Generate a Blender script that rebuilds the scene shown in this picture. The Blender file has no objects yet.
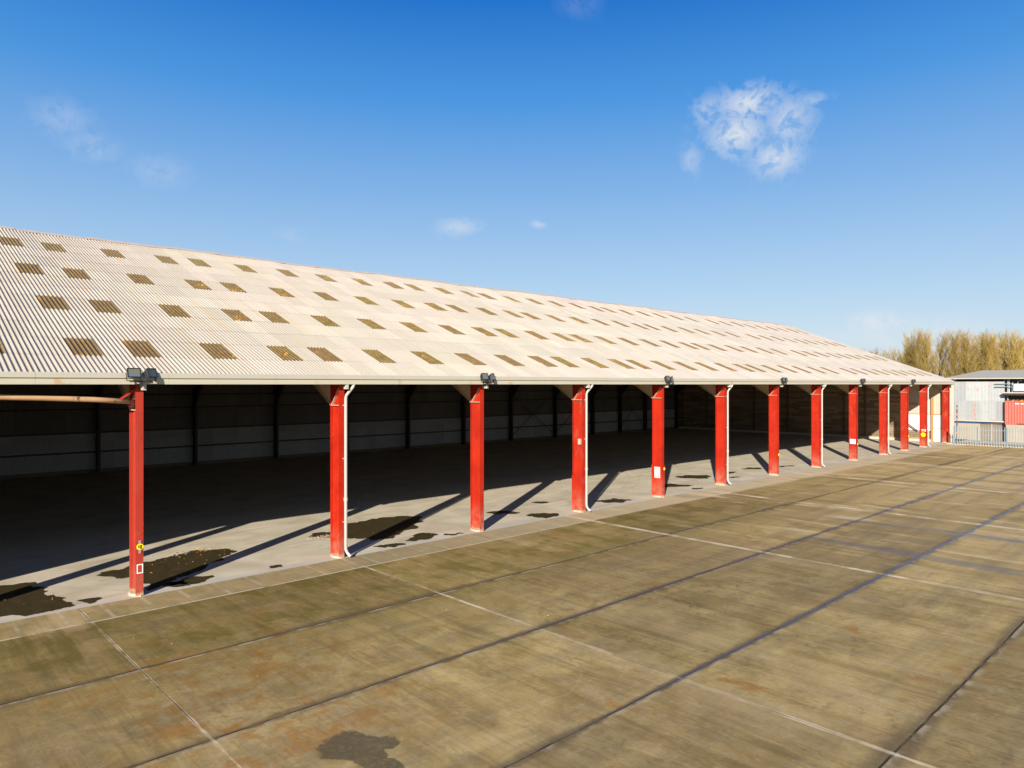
import bpy, math, random
from mathutils import Vector, Matrix
R = math.radians
# ------------------------------------------------------------------ camera, world, sun, exposure
scene = bpy.context.scene
col = scene.collection
H = 6.85
cam_d = bpy.data.cameras.new('camera'); cam = bpy.data.objects.new('camera', cam_d); col.objects.link(cam)
cam.location = (0, 0, H); cam.rotation_euler = (R(90), 0, R(46.7 - 90))
cam_d.sensor_width = 36; cam_d.lens = 36 * 704 / 1024; cam_d.shift_y = .3 / 1024
cam_d.clip_start = .1; cam_d.clip_end = 8000
scene.camera = cam
SUN_AZ, SUN_EL = 212.3, 20.3                    # mathematical azimuth (from +X towards +Y) of the sun
world = bpy.data.worlds.new('World'); scene.world = world; world.use_nodes = True
sun_d = bpy.data.lights.new('sun', 'SUN'); sun_d.energy = 5.0; sun_d.angle = R(.5); sun_d.color = (1, .94, .84)
sun = bpy.data.objects.new('sun', sun_d); col.objects.link(sun)
to_sun = Vector((math.cos(R(SUN_AZ)) * math.cos(R(SUN_EL)), math.sin(R(SUN_AZ)) * math.cos(R(SUN_EL)), math.sin(R(SUN_EL))))
sun.rotation_euler = to_sun.to_track_quat('Z', 'Y').to_euler()
scene.view_settings.view_transform = 'Standard'; scene.view_settings.look = 'None'
scene.view_settings.gamma = 1; scene.view_settings.exposure = .72
scene.view_settings.use_curve_mapping = False
SKY_STRENGTH = .07


# ------------------------------------------------------------------ node helper
class NG:
    def __init__(s, tree): s.t = tree; s.n = tree.nodes; s.l = tree.links
    def put(s, inp, v):
        if isinstance(v, bpy.types.NodeSocket): s.l.new(v, inp)
        elif v is not None:
            if inp.type in ('RGBA',) and not hasattr(v, '__len__'): v = (v, v, v, 1)
            if inp.type == 'RGBA' and len(v) == 3: v = (*v, 1)
            inp.default_value = v
    def m(s, op, a, b=None, c=None, clamp=False):
        n = s.n.new('ShaderNodeMath'); n.operation = op; n.use_clamp = clamp
        for i, v in enumerate((a, b, c)): s.put(n.inputs[i], v)
        return n.outputs[0]
    def add(s, a, b): return s.m('ADD', a, b)
    def sub(s, a, b): return s.m('SUBTRACT', a, b)
    def mul(s, a, b): return s.m('MULTIPLY', a, b)
    def vm(s, op, a, b=None):
        n = s.n.new('ShaderNodeVectorMath'); n.operation = op
        s.put(n.inputs[0], a); s.put(n.inputs[1], b)
        return n.outputs['Value'] if op in ('DOT_PRODUCT', 'LENGTH') else n.outputs[0]
    def co(s, k='Object'): return s.n.new('ShaderNodeTexCoord').outputs[k]
    def xyz(s, v):
        n = s.n.new('ShaderNodeSeparateXYZ'); s.put(n.inputs[0], v); return n.outputs
    def vec(s, x=0., y=0., z=0.):
        n = s.n.new('ShaderNodeCombineXYZ')
        for i, v in enumerate((x, y, z)): s.put(n.inputs[i], v)
        return n.outputs[0]
    def noise(s, v, scale=1., det=4., rough=.55, dist=0.):
        n = s.n.new('ShaderNodeTexNoise'); s.put(n.inputs['Vector'], v)
        n.inputs['Scale'].default_value = scale; n.inputs['Detail'].default_value = det
        n.inputs['Roughness'].default_value = rough; n.inputs['Distortion'].default_value = dist
        return n.outputs['Fac']
    def white(s, v):
        n = s.n.new('ShaderNodeTexWhiteNoise'); s.put(n.inputs['Vector'], v); return n.outputs['Value']
    def ss(s, v, a, b, lo=0., hi=1.):
        n = s.n.new('ShaderNodeMapRange'); n.interpolation_type = 'SMOOTHSTEP'
        s.put(n.inputs[0], v)
        for i, k in enumerate((a, b, lo, hi)): s.put(n.inputs[i + 1], k)
        return n.outputs[0]
    def mix(s, f, a, b, mode='MIX'):
        n = s.n.new('ShaderNodeMix'); n.data_type = 'RGBA'; n.blend_type = mode
        s.put(n.inputs[0], f); s.put(n.inputs[6], a); s.put(n.inputs[7], b)
        return n.outputs[2]
    def bump(s, h, strength=.3, dist=.02):
        n = s.n.new('ShaderNodeBump'); s.put(n.inputs['Height'], h)
        n.inputs['Strength'].default_value = strength; n.inputs['Distance'].default_value = dist
        return n.outputs[0]


def material(name):
    m = bpy.data.materials.new(name); m.use_nodes = True
    g = NG(m.node_tree); b = m.node_tree.nodes['Principled BSDF']
    return m, g, b


# world: sky plus a few thin clouds fixed in the sky
g = NG(world.node_tree); bg = world.node_tree.nodes['Background']
sky = g.n.new('ShaderNodeTexSky'); sky.sky_type = 'NISHITA'; sky.sun_disc = False
sky.sun_elevation = R(SUN_EL); sky.sun_rotation = R(90 - SUN_AZ)
sky.altitude = 0; sky.air_density = 1.15; sky.dust_density = .35; sky.ozone_density = 4.5
VIEW = R(46.7)
def sky_dir(px, py):
    x = (px - 512) / 704; z = -(py - 385) / 704
    v = Vector((math.sin(VIEW) * x + math.cos(VIEW), -math.cos(VIEW) * x + math.sin(VIEW), z)); return v.normalized()
D = g.co('Generated')
nd = g.vm('NORMALIZE', D)
w1 = g.noise(nd, 13, 7, .6, .25); w2 = g.noise(nd, 40, 8, .64, .5)
tex = g.ss(g.add(g.mul(w1, .3), g.mul(w2, .7)), .38, .62)
cl = None
for (px, py, rad, squash, amt) in [(748, 104, .062, 1.9, .9), (738, 134, .055, 1.3, .95), (776, 158, .045, 1.3, .95), (788, 122, .045, 1.0, .75), (712, 112, .04, 1.2, .6), (691, 160, .02, .7, .42), (812, 100, .03, 2.5, .45), (62, 118, .045, 1.5, .28), (92, 147, .04, 1.7, .3),
                                   (160, 172, .05, 1.8, .22), (458, 228, .045, 2.4, .5), (538, 225, .018, 2, .5), (292, 236, .03, 2, .15),
                                   (878, 323, .055, 2.8, .9), (915, 334, .12, 4.5, .6), (580, 4, .04, 1.6, .12), (775, 332, .05, 6, .2)]:
    c = sky_dir(px, py)
    right = Vector((c.y, -c.x, 0)).normalized(); up = right.cross(c).normalized()
    dx = g.m('DIVIDE', g.vm('DOT_PRODUCT', nd, right[:]), rad); dy = g.m('DIVIDE', g.vm('DOT_PRODUCT', nd, up[:]), rad / squash * 1.0)
    front = g.ss(g.vm('DOT_PRODUCT', nd, c[:]), .5, .6)
    r2 = g.m('SQRT', g.add(g.mul(dx, dx), g.mul(dy, dy)))
    m_ = g.mul(g.mul(g.ss(g.add(r2, g.mul(g.sub(g.add(g.mul(w1, .25), g.mul(w2, .75)), .5), 3.2)), 1.0, .25), front), amt)
    cl = m_ if cl is None else g.m('MAXIMUM', cl, m_)
cf = g.m('MULTIPLY', cl, g.add(g.mul(tex, .9), .08), clamp=True)
cf = g.m('MULTIPLY', cf, 1.0, clamp=True)
hsv = g.n.new('ShaderNodeHueSaturation'); hsv.inputs['Saturation'].default_value = 1.1; g.put(hsv.inputs['Color'], sky.outputs[0])
# winter sky: deep blue overhead paling to the horizon, blended over the physical sky
ez = g.xyz(nd)[2]
ramp = g.n.new('ShaderNodeValToRGB'); g.put(ramp.inputs[0], ez)
def lin(c): return tuple(((x / 255 + .055) / 1.055) ** 2.4 if x > 10 else x / 3300 for x in c)
K = 1 / (SKY_STRENGTH * 2 ** .72)
els = ramp.color_ramp.elements
stops = [(0.0, (216, 229, 238)), (.06, (206, 224, 240)), (.13, (182, 212, 240)), (.25, (138, 184, 234)), (.37, (76, 153, 228)), (.48, (20, 114, 208)), (.62, (10, 84, 174)), (1., (8, 60, 140))]
els[0].position, els[1].position = 0., 1.
for i in range(len(stops) - 2): els.new(stops[i + 1][0])
for e, (p, c) in zip(els, stops): e.position = p; e.color = (*lin(c), 1)
scaled = g.vm('SCALE', ramp.outputs[0]); scaled.node.inputs['Scale'].default_value = K
skyc = g.mix(.85, hsv.outputs[0], scaled)
g.l.new(g.mix(cf, skyc, tuple(x * K for x in lin((228, 232, 238))) + (1,)), bg.inputs[0])
bg.inputs[1].default_value = SKY_STRENGTH


# ------------------------------------------------------------------ mesh helpers
class MB:
    def __init__(s): s.v = []; s.f = []; s.smooth = False
    def box(s, x0, x1, y0, y1, z0, z1):
        o = len(s.v)
        s.v += [(x, y, z) for z in (z0, z1) for y in (y0, y1) for x in (x0, x1)]
        s.f += [tuple(o + i for i in q) for q in ((0, 2, 3, 1), (4, 5, 7, 6), (0, 1, 5, 4), (1, 3, 7, 5), (3, 2, 6, 7), (2, 0, 4, 6))]
        return s
    def bevbox(s, x0, x1, y0, y1, z0, z1, b=.01):
        """box with chamfered vertical and top edges"""
        o = len(s.v)
        for z, k in ((z0, 0), (z1 - b, 0), (z1, b)):
            xa, xb, ya, yb = x0 + k, x1 - k, y0 + k, y1 - k
            s.v += [(xa + b, ya, z), (xb - b, ya, z), (xb, ya + b, z), (xb, yb - b, z), (xb - b, yb, z), (xa + b, yb, z), (xa, yb - b, z), (xa, ya + b, z)]
        for r in range(2):
            for i in range(8): s.f.append((o + r * 8 + i, o + r * 8 + (i + 1) % 8, o + r * 8 + 8 + (i + 1) % 8, o + r * 8 + 8 + i))
        s.f.append(tuple(o + 16 + i for i in range(8))); s.f.append(tuple(o + 7 - i for i in range(8)))
        return s
    def tube(s, pts, rad, n=8, cap=True):
        pts = [Vector(p) for p in pts]; o = len(s.v)
        if not hasattr(rad, '__len__'): rad = [rad] * len(pts)
        for i, p in enumerate(pts):
            d = (pts[min(i + 1, len(pts) - 1)] - pts[max(i - 1, 0)]).normalized()
            a = d.orthogonal().normalized() if i == 0 else (a - d * a.dot(d)).normalized()
            b = d.cross(a)
            for k in range(n):
                t = 2 * math.pi * k / n; s.v.append(tuple(p + (a * math.cos(t) + b * math.sin(t)) * rad[i]))
        for i in range(len(pts) - 1):
            for k in range(n):
                s.f.append((o + i * n + k, o + i * n + (k + 1) % n, o + (i + 1) * n + (k + 1) % n, o + (i + 1) * n + k))
        if cap and n > 2:
            s.f.append(tuple(o + n - 1 - k for k in range(n))); s.f.append(tuple(o + (len(pts) - 1) * n + k for k in range(n)))
        return s
    def prism(s, poly, axis, a, b):
        """poly of 2-D points extruded along axis 0/1/2 from a to b"""
        o = len(s.v); n = len(poly)
        for t in (a, b):
            for p in poly:
                q = list(p); q.insert(axis, t); s.v.append(tuple(q))
        for i in range(n): s.f.append((o + i, o + (i + 1) % n, o + n + (i + 1) % n, o + n + i))
        s.f.append(tuple(o + n - 1 - i for i in range(n))); s.f.append(tuple(o + n + i for i in range(n)))
        return s
    def quad(s, a, b, c, d):
        o = len(s.v); s.v += [tuple(a), tuple(b), tuple(c), tuple(d)]; s.f.append((o, o + 1, o + 2, o + 3)); return s
    def disc(s, c, r, axis, n=20, th=.01):
        c = Vector(c); ax = Vector((0, 0, 0)); ax[axis] = th
        return s.tube([c, c + ax], r, n)
    def build(s, name, mat, parent=None, loc=None, smooth=False):
        me = bpy.data.meshes.new(name)
        off = Vector(loc) if loc else Vector((0, 0, 0))
        me.from_pydata([tuple(Vector(p) - off) for p in s.v] if loc else s.v, [], s.f)
        me.materials.append(mat)
        if smooth: me.polygons.foreach_set('use_smooth', [True] * len(me.polygons))
        me.update()
        o = bpy.data.objects.new(name, me); col.objects.link(o)
        if loc: o.location = loc
        if parent: o.parent = parent
        return o


def tag(o, label=None, cat=None, group=None, kind=None):
    if label: o['label'] = label
    if cat: o['category'] = cat
    if group: o['group'] = group
    if kind: o['kind'] = kind
    return o
def empty(name, loc=(0, 0, 0), rz=0):
    o = bpy.data.objects.new(name, None); col.objects.link(o); o.location = loc; o.rotation_euler = (0, 0, rz); o.empty_display_size = .2
    return o
def children(o): return [c for c in bpy.data.objects if c.parent == o]
def copy_tree(o, parent=None):
    c = o.copy(); col.objects.link(c)
    if parent: c.parent = parent
    for ch in children(o): copy_tree(ch, c)
    return c


# ------------------------------------------------------------------ materials
def yard_material():
    m, g, b = material('yard_concrete')
    P = g.co(); u, v, z = g.xyz(P)
    wob = g.mul(g.sub(g.noise(P, .9, 3), .5), .055)
    fine = g.noise(P, 9, 6, .7); med = g.noise(P, .55, 5, .6, .4); big = g.noise(P, .09, 4, .55)
    streak = g.noise(g.vec(g.mul(u, 1.7), g.mul(v, .11)), 1., 5, .65)
    streak2 = g.noise(g.vec(g.mul(u, .35), g.mul(v, .05), 7.), 1., 4, .6)
    along = g.noise(g.vec(g.mul(u, .10), g.mul(v, 1.1), 3.), 1., 4, .6)
    broom = g.noise(g.vec(g.mul(u, 16.), g.mul(v, .5)), 1., 3, .6)
    tv = g.m('DIVIDE', g.sub(g.add(v, wob), 4.65), 4.6); rv = g.m('ROUND', tv)
    dvs = g.mul(g.sub(tv, rv), 4.6); dv = g.m('ABSOLUTE', dvs)
    tu = g.m('DIVIDE', g.sub(g.add(u, wob), 14.1), 13.07); ru = g.m('ROUND', tu)
    du = g.m('MINIMUM', g.mul(g.m('ABSOLUTE', g.sub(tu, ru)), 13.07), g.m('ABSOLUTE', g.sub(u, 5.1)))
    tone = g.white(g.vec(g.m('FLOOR', tu), g.m('FLOOR', tv), 1.))
    inner = g.ss(v, 22.95, 23.1)                        # narrow strip against the shed
    # base
    c = g.mix(g.ss(med, .32, .7), (.30, .200, .058, 1), (.53, .380, .142, 1))
    c = g.mix(g.ss(big, .35, .65), c, g.mix(.5, c, (.26, .165, .075, 1)))
    mask0 = g.noise(P, .12, 2, .5)
    patch = g.noise(g.vec(g.mul(u, 1.3), g.mul(v, .6), 31.), 1., 7, .68, .8)
    nearm = g.ss(u, 24., 8., .22, 1.)
    c = g.mix(g.mul(g.mul(g.ss(patch, .52, .40), .38), nearm), c, (.17, .125, .05, 1))
    c = g.mix(g.mul(g.mul(g.ss(patch, .56, .68), .3), nearm), c, (.54, .42, .22, 1))
    fstreak = g.noise(g.vec(g.mul(u, 9.), g.mul(v, .22), 17.), 1., 6, .7)
    c = g.mix(g.ss(fstreak, .5, .66, 0., g.ss(u, 6., 20., .12, .25)), c, (.56, .43, .23, 1))
    c = g.mix(g.ss(fstreak, .48, .34, 0., g.ss(u, 6., 20., .15, .3)), c, (.15, .11, .06, 1))
    crack = g.m('ABSOLUTE', g.sub(g.noise(g.vec(u, v, 41.), .33, 5, .6, .6), .5))
    c = g.mix(g.mul(g.ss(crack, .0035, .001), g.mul(g.ss(mask0, .5, .6), .6)), c, (.07, .05, .03, 1))
    speck = g.ss(g.noise(P, 4.5, 2, .5), .70, .74)
    c = g.mix(g.mul(speck, .35), c, (.09, .065, .03, 1))
    mot = g.noise(P, 2.6, 6, .72, .5); mask = g.noise(P, .22, 3, .5)
    c = g.mix(g.mul(g.ss(mot, .5, .66), g.mul(g.ss(mask, .42, .6), .5)), c, (.13, .095, .035, 1))
    c = g.mix(g.mul(g.ss(mot, .48, .34), .28), c, (.52, .42, .24, 1))
    # scuffs left by turning tyres: thin pale arcs
    for (ax, ay, lo_, hi_) in ((11., 13.5, .0, 3.2), (24., 12., 5., 14.), (3., 8., 7., 12.)):
        rr = g.vm('LENGTH', g.vm('SUBTRACT', P, (ax, ay, 0.)))
        wv = g.noise(g.vec(g.add(g.mul(rr, 5.), g.mul(med, 4.)), 0., ax), 1., 4, .8)
        c = g.mix(g.mul(g.mul(g.ss(wv, .56, .64), g.mul(g.ss(rr, lo_ - .5, lo_ + .5), g.ss(rr, hi_ + 1., hi_))), .30), c, (.50, .40, .21, 1))
    c = g.mix(g.mul(g.ss(streak, .45, .75), .5), c, (.36, .28, .155, 1))
    c = g.mix(g.mul(g.ss(streak, .5, .25), .6), c, (.13, .095, .045, 1))
    c = g.mix(g.mul(g.ss(streak2, .52, .75), .55), c, (.52, .38, .19, 1))
    far_gold = g.ss(u, 18., 60.)  # far slabs painted brighter and golden, in place of grazing sun sheen
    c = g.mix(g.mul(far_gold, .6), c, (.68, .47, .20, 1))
    # greyer towards the near right, mossy next to the shed
    c = g.mix(g.mul(g.ss(along, .55, .35), .35), c, (.18, .14, .08, 1))
    moss = g.mul(g.ss(v, 15., 20.), g.ss(g.add(g.mul(med, .6), g.mul(streak, .4)), .4, .6))
    c = g.mix(g.mul(g.mul(moss, .9), g.ss(u, 55., 25., .35, 1.)), c, (.15, .112, .026, 1))
    rust = g.mul(g.ss(g.noise(P, .8, 6, .7, .6), .56, .72), g.ss(g.noise(P, .16, 2), .45, .6))
    rloc = g.mul(g.mul(g.ss(g.m('ABSOLUTE', g.sub(u, 6.5)), 4.5, 1.), g.ss(g.m('ABSOLUTE', g.sub(v, 15.5)), 6., 2.)), g.mul(g.ss(g.noise(P, 1.0, 6, .72, .5), .47, .64), .9))
    rust = g.m('MAXIMUM', rust, rloc)
    c = g.mix(g.mul(rust, .8), c, (.31, .14, .03, 1))
    c = g.mix(1., c, g.vec(*[g.add(.80, g.mul(tone, .36))] * 3), 'MULTIPLY')
    c = g.mix(1., c, g.vec(*[g.add(.58, g.mul(g.add(g.mul(fine, .6), g.mul(broom, .4)), .84))] * 3), 'MULTIPLY')
    # strip beside the shed: paler, with cross lines
    c = g.mix(g.mul(g.ss(v, g.ss(u, 20., 60., 22.95, 22.2), 23.1), g.ss(u, 0., 45., .15, .75)), c, (.62, .50, .32, 1))
    # long joints: dark stain on one side, dark groove, damp
    n1 = g.noise(P, 1.6, 4, .6)
    wid = g.add(.05, g.mul(g.ss(g.noise(g.vec(g.mul(u, .12), rv), 1., 3), .35, .65), .42))
    longm = g.ss(v, 21., 20.)
    stain = g.mul(g.mul(g.ss(g.add(dv, g.mul(g.sub(n1, .5), .22)), wid, g.mul(wid, .15)), longm), .55)
    c = g.mix(stain, c, (.085, .06, .04, 1))
    pale = g.mul(g.mul(g.ss(dvs, .0, -.04), g.ss(dvs, -.22, -.05)), g.mul(g.ss(n1, .42, .6), longm))
    c = g.mix(g.mul(pale, .55), c, (.50, .41, .26, 1))
    core = g.mul(g.ss(dv, .035, .015), longm)
    c = g.mix(g.mul(core, g.ss(n1, .36, .56, .35, .9)), c, (.035, .028, .02, 1))
    # cross joints: lime bloom
    n2 = g.noise(P, 1.1, 4, .7)
    wu = g.ss(u, 3., 50., .045, .38)
    bloom = g.mul(g.ss(g.add(du, g.mul(g.sub(n2, .5), .14)), wu, .01), g.ss(g.noise(g.vec(g.mul(u, .3), g.mul(v, .35), 5.), 1., 3), g.ss(u, 8., 25., .1, .32), g.ss(u, 8., 25., .3, .50)))
    c = g.mix(g.mul(g.mul(bloom, g.ss(g.noise(g.vec(g.mul(u, .2), g.mul(v, .55), 55.), 1., 4, .7), .40, .60, .25, 1.)), g.ss(u, 3., 35., .6, .9)), c, (.85, .69, .46, 1))
    # occasional loose pale blooms further out
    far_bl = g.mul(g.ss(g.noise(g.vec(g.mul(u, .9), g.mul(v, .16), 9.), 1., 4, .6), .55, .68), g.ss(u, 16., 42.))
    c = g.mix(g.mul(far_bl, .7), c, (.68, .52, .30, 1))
    far_dk = g.mul(g.ss(g.noise(g.vec(g.mul(u, .6), g.mul(v, .09), 14.), 1., 4, .6), .46, .36), g.ss(u, 22., 45.))
    c = g.mix(g.mul(far_dk, .55), c, (.22, .15, .05, 1))
    coreu = g.mul(g.ss(du, .018, .008), g.ss(g.noise(P, .25, 2), .62, .5))
    c = g.mix(g.mul(coreu, .8), c, (.05, .04, .03, 1))
    # white line 23.05 and cross lines of the narrow strip
    dl = g.m('ABSOLUTE', g.sub(g.add(v, g.mul(wob, .5)), 23.05))
    wl = g.mul(g.ss(dl, .06, .02), g.ss(n2, .36, .5))
    c = g.mix(g.mul(wl, .8), c, (.62, .54, .40, 1))
    ts = g.m('DIVIDE', g.add(u, g.mul(wob, .6)), 1.14); ds = g.mul(g.m('ABSOLUTE', g.sub(ts, g.m('ROUND', ts))), 1.14)
    c = g.mix(g.mul(g.mul(g.ss(ds, .09, .02), inner), g.ss(n2, .4, .6, .0, .4)), c, (.6, .52, .36, 1))
    # damp, sky-reflecting patches along far joints and tyre tracks
    wetl = g.mul(g.ss(g.add(dv, g.mul(g.sub(n1, .5), .16)), .13, .05), g.mul(g.ss(u, g.add(26., g.mul(g.m('MINIMUM', rv, 1.), -19.)), g.add(34., g.mul(g.m('MINIMUM', rv, 1.), -18.))), g.ss(v, 17., 15.)))
    tyre = g.mul(g.ss(g.noise(g.vec(g.mul(u, .55), g.mul(v, .04), 21.), 1., 3, .5), .60, .66), g.mul(g.ss(u, 20., 36.), g.ss(v, 18., 12.)))
    wet = g.m('MAXIMUM', wetl, g.mul(tyre, .8), clamp=True)
    wet = g.mul(wet, g.ss(n2, .25, .5))
    c = g.mix(g.mul(wet, .68), c, (.095, .075, .06, 1))
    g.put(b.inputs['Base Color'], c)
    rough = g.mix(wet, g.vec(*[g.ss(med, .3, .7, .62, .85)] * 3), (.30, .30, .30, 1))
    g.put(b.inputs['Roughness'], g.xyz(rough)[0])
    g.put(b.inputs['Specular IOR Level'], g.add(.06, g.mul(g.mul(wet, .45), g.ss(u, 14., 40., .15, 1.))))
    h = g.sub(g.add(g.mul(fine, .5), g.mul(broom, .5)), g.mul(g.m('MAXIMUM', core, coreu), 3.))
    g.put(b.inputs['Normal'], g.bump(h, .25, .006))
    return m


def floor_material():
    m, g, b = material('shed_floor_concrete')
    P = g.co(); u, v, z = g.xyz(P)
    med = g.noise(P, .5, 5, .6, .3); fine = g.noise(P, 12, 6, .7); st = g.noise(g.vec(g.mul(u, .25), g.mul(v, 1.1)), 1., 5, .65, .8)
    c = g.mix(g.ss(med, .3, .7), (.50, .43, .305, 1), (.64, .56, .42, 1))
    c = g.mix(g.mul(g.ss(st, .5, .7), .4), c, (.30, .26, .20, 1))
    c = g.mix(g.mul(g.ss(g.noise(P, 1.4, 5, .65), .62, .75), .35), c, (.24, .19, .11, 1))
    edge = g.ss(g.add(v, g.mul(g.sub(g.noise(P, 1.3, 4), .5), .6)), 25.35, 24.95)
    c = g.mix(g.mul(edge, .5), c, (.5, .48, .43, 1))
    c = g.mix(1., c, g.vec(*[g.add(.82, g.mul(fine, .36))] * 3), 'MULTIPLY')
    # arcs left by tyres
    ctr = g.vm('SUBTRACT', P, (30., 46., 0.)); rr = g.vm('LENGTH', ctr)
    arc = g.ss(g.noise(g.vec(g.mul(rr, 3.), 0., 0.), 1., 3), .56, .68)
    c = g.mix(g.mul(arc, .22), c, (.2, .18, .14, 1))
    deep = g.ss(g.add(v, g.mul(g.sub(med, .5), 5.)), 33., 40.)          # interior shade painted in: floor darker towards the back
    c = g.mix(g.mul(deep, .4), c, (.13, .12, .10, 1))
    g.put(b.inputs['Base Color'], c); b.inputs['Roughness'].default_value = .9; b.inputs['Specular IOR Level'].default_value = .08
    g.put(b.inputs['Normal'], g.bump(fine, .2, .005))
    return m


PITCH = .880 / 6; U0 = 5.22
def roof_material(kind):
    m, g, b = material('roof_' + kind)
    P = g.co(); u, v, z = g.xyz(P)
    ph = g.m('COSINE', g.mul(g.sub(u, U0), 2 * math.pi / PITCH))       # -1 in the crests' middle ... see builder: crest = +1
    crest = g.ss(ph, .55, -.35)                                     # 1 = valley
    s = g.m('DIVIDE', g.sub(v, 24.6), 19.6)
    cu = g.m('FLOOR', g.m('DIVIDE', g.sub(u, U0), .88)); cs = g.m('FLOOR', g.m('DIVIDE', g.sub(s, .0789), .0811))
    tone = g.white(g.vec(cu, cs, 2.)); tone2 = g.white(g.vec(cs, 4., 4.))
    rib = g.m('FLOOR', g.m('DIVIDE', g.add(g.sub(u, U0), PITCH / 2), PITCH)); ribt = g.white(g.vec(rib, g.m('FLOOR', g.mul(s, 4.)), 8.))
    st = g.noise(g.vec(g.mul(u, 3.5), g.mul(v, .12)), 1., 5, .65); big = g.noise(P, .12, 4, .6); fine = g.noise(P, 6, 6, .7)
    if kind == 'sheet':
        c = g.mix(g.ss(big, .35, .65), (.50, .43, .37, 1), (.49, .445, .36, 1))
        c = g.mix(g.mul(g.ss(st, .5, .72), .45), c, (.48, .37, .29, 1))
        c = g.mix(g.mul(g.ss(g.noise(P, .22, 3), .5, .7), .35), c, (.50, .46, .33, 1))
        c = g.mix(1., c, g.vec(*[g.add(.90, g.mul(tone, .14))] * 3), 'MULTIPLY')
        c = g.mix(1., c, g.vec(*[g.add(.92, g.mul(tone2, .08))] * 3), 'MULTIPLY')
        c = g.mix(1., c, g.vec(*[g.add(.85, g.mul(fine, .28))] * 3), 'MULTIPLY')
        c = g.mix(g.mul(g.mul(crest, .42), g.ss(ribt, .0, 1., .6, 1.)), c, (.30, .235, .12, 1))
        c = g.mix(g.mul(g.ss(ribt, .86, .92), g.mul(g.ss(st, .35, .6), .4)), c, (.50, .34, .2, 1))
        b.inputs['Roughness'].default_value = .9
    else:
        li = g.noise(P, 3.2, 5, .75); oi = g.mul(g.ss(g.noise(P, 1.1, 3, .6), .58, .68), g.ss(g.noise(P, 7, 3), .5, .62))
        c = g.mix(g.ss(li, .35, .65), (.19, .122, .030, 1), (.36, .24, .07, 1))
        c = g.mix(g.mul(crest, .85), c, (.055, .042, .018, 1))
        c = g.mix(g.ss(s, .5, .95, 0., .12), c, (.40, .33, .22, 1))
        c = g.mix(g.mul(tone, .5), c, (.17, .10, .055, 1))
        c = g.mix(g.ss(u, 25., 60., 0., .55), c, (.19, .11, .07, 1))
        c = g.mix(g.mul(oi, .9), c, (.75, .33, .03, 1))
        b.inputs['Roughness'].default_value = .7
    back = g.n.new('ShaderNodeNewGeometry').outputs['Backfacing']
    c = g.mix(back, c, (.20, .17, .14, 1))               # underside coloured darker to deepen the shade inside the shed
    g.put(b.inputs['Base Color'], c); b.inputs['Specular IOR Level'].default_value = .2
    g.put(b.inputs['Normal'], g.bump(fine, .15, .004))
    return m


def simple(name, colr, rough=.7, metal=0., var=.15, scale=3., dirt=None, dirt_amt=.5, dscale=1.5, lo=.52, hi=.68, spec=.35, bump=0.):
    m, g, b = material(name); P = g.co()
    n = g.noise(P, scale, 5, .65)
    c = g.mix(1., (*colr, 1), g.vec(*[g.add(1 - var, g.mul(n, 2 * var))] * 3), 'MULTIPLY')
    if dirt: c = g.mix(g.mul(g.ss(g.noise(P, dscale, 6, .7, .3), lo, hi), dirt_amt), c, (*dirt, 1))
    g.put(b.inputs['Base Color'], c); b.inputs['Roughness'].default_value = rough; b.inputs['Metallic'].default_value = metal
    b.inputs['Specular IOR Level'].default_value = spec
    if bump: g.put(b.inputs['Normal'], g.bump(n, bump, .01))
    return m


def red_material():
    m, g, b = material('red_paint'); P = g.n.new('ShaderNodeNewGeometry').outputs['Position']; u, v, z = g.xyz(P)
    n = g.noise(P, 1.2, 4, .6); f = g.noise(P, 14, 6, .75)
    colw = g.white(g.vec(g.m('FLOOR', g.m('DIVIDE', g.add(u, .4), 3.6)), 0., 0.))
    c = g.mix(g.ss(n, .3, .7), (.34, .014, .004, 1), (.44, .022, .006, 1))
    c = g.mix(g.mul(colw, .35), c, (.27, .022, .012, 1))
    fade = g.mul(g.ss(z, 1.5, .05), g.ss(g.noise(P, 2.5, 5, .7), .25, .65))
    c = g.mix(g.mul(fade, .65), c, (.42, .19, .12, 1))
    patch = g.mul(g.ss(g.noise(g.vec(g.mul(u, 2.), g.mul(v, 2.), g.mul(z, 1.1)), 1., 4, .6), .55, .66), g.ss(colw, .3, .8))
    c = g.mix(g.mul(patch, .45), c, (.36, .10, .06, 1))
    nearc = g.ss(u, 9., 6.)
    c = g.mix(g.mul(nearc, .6), c, (.36, .055, .035, 1))
    chips = g.mul(g.ss(f, .60, .66), g.ss(g.noise(P, .8, 3), .50, .62))
    c = g.mix(g.mul(chips, .75), c, (.48, .27, .17, 1))
    scr = g.mul(g.ss(g.noise(g.vec(g.mul(u, 6.), g.mul(v, 6.), g.mul(z, .7)), 1., 5, .7), .62, .72), .4)
    c = g.mix(scr, c, (.33, .06, .03, 1))
    base = g.ss(g.add(z, g.mul(g.sub(n, .5), .3)), .17, .03)
    c = g.mix(g.mul(base, .8), c, (.45, .33, .2, 1))
    g.put(b.inputs['Base Color'], c); b.inputs['Roughness'].default_value = .6; b.inputs['Specular IOR Level'].default_value = .15
    return m


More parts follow.
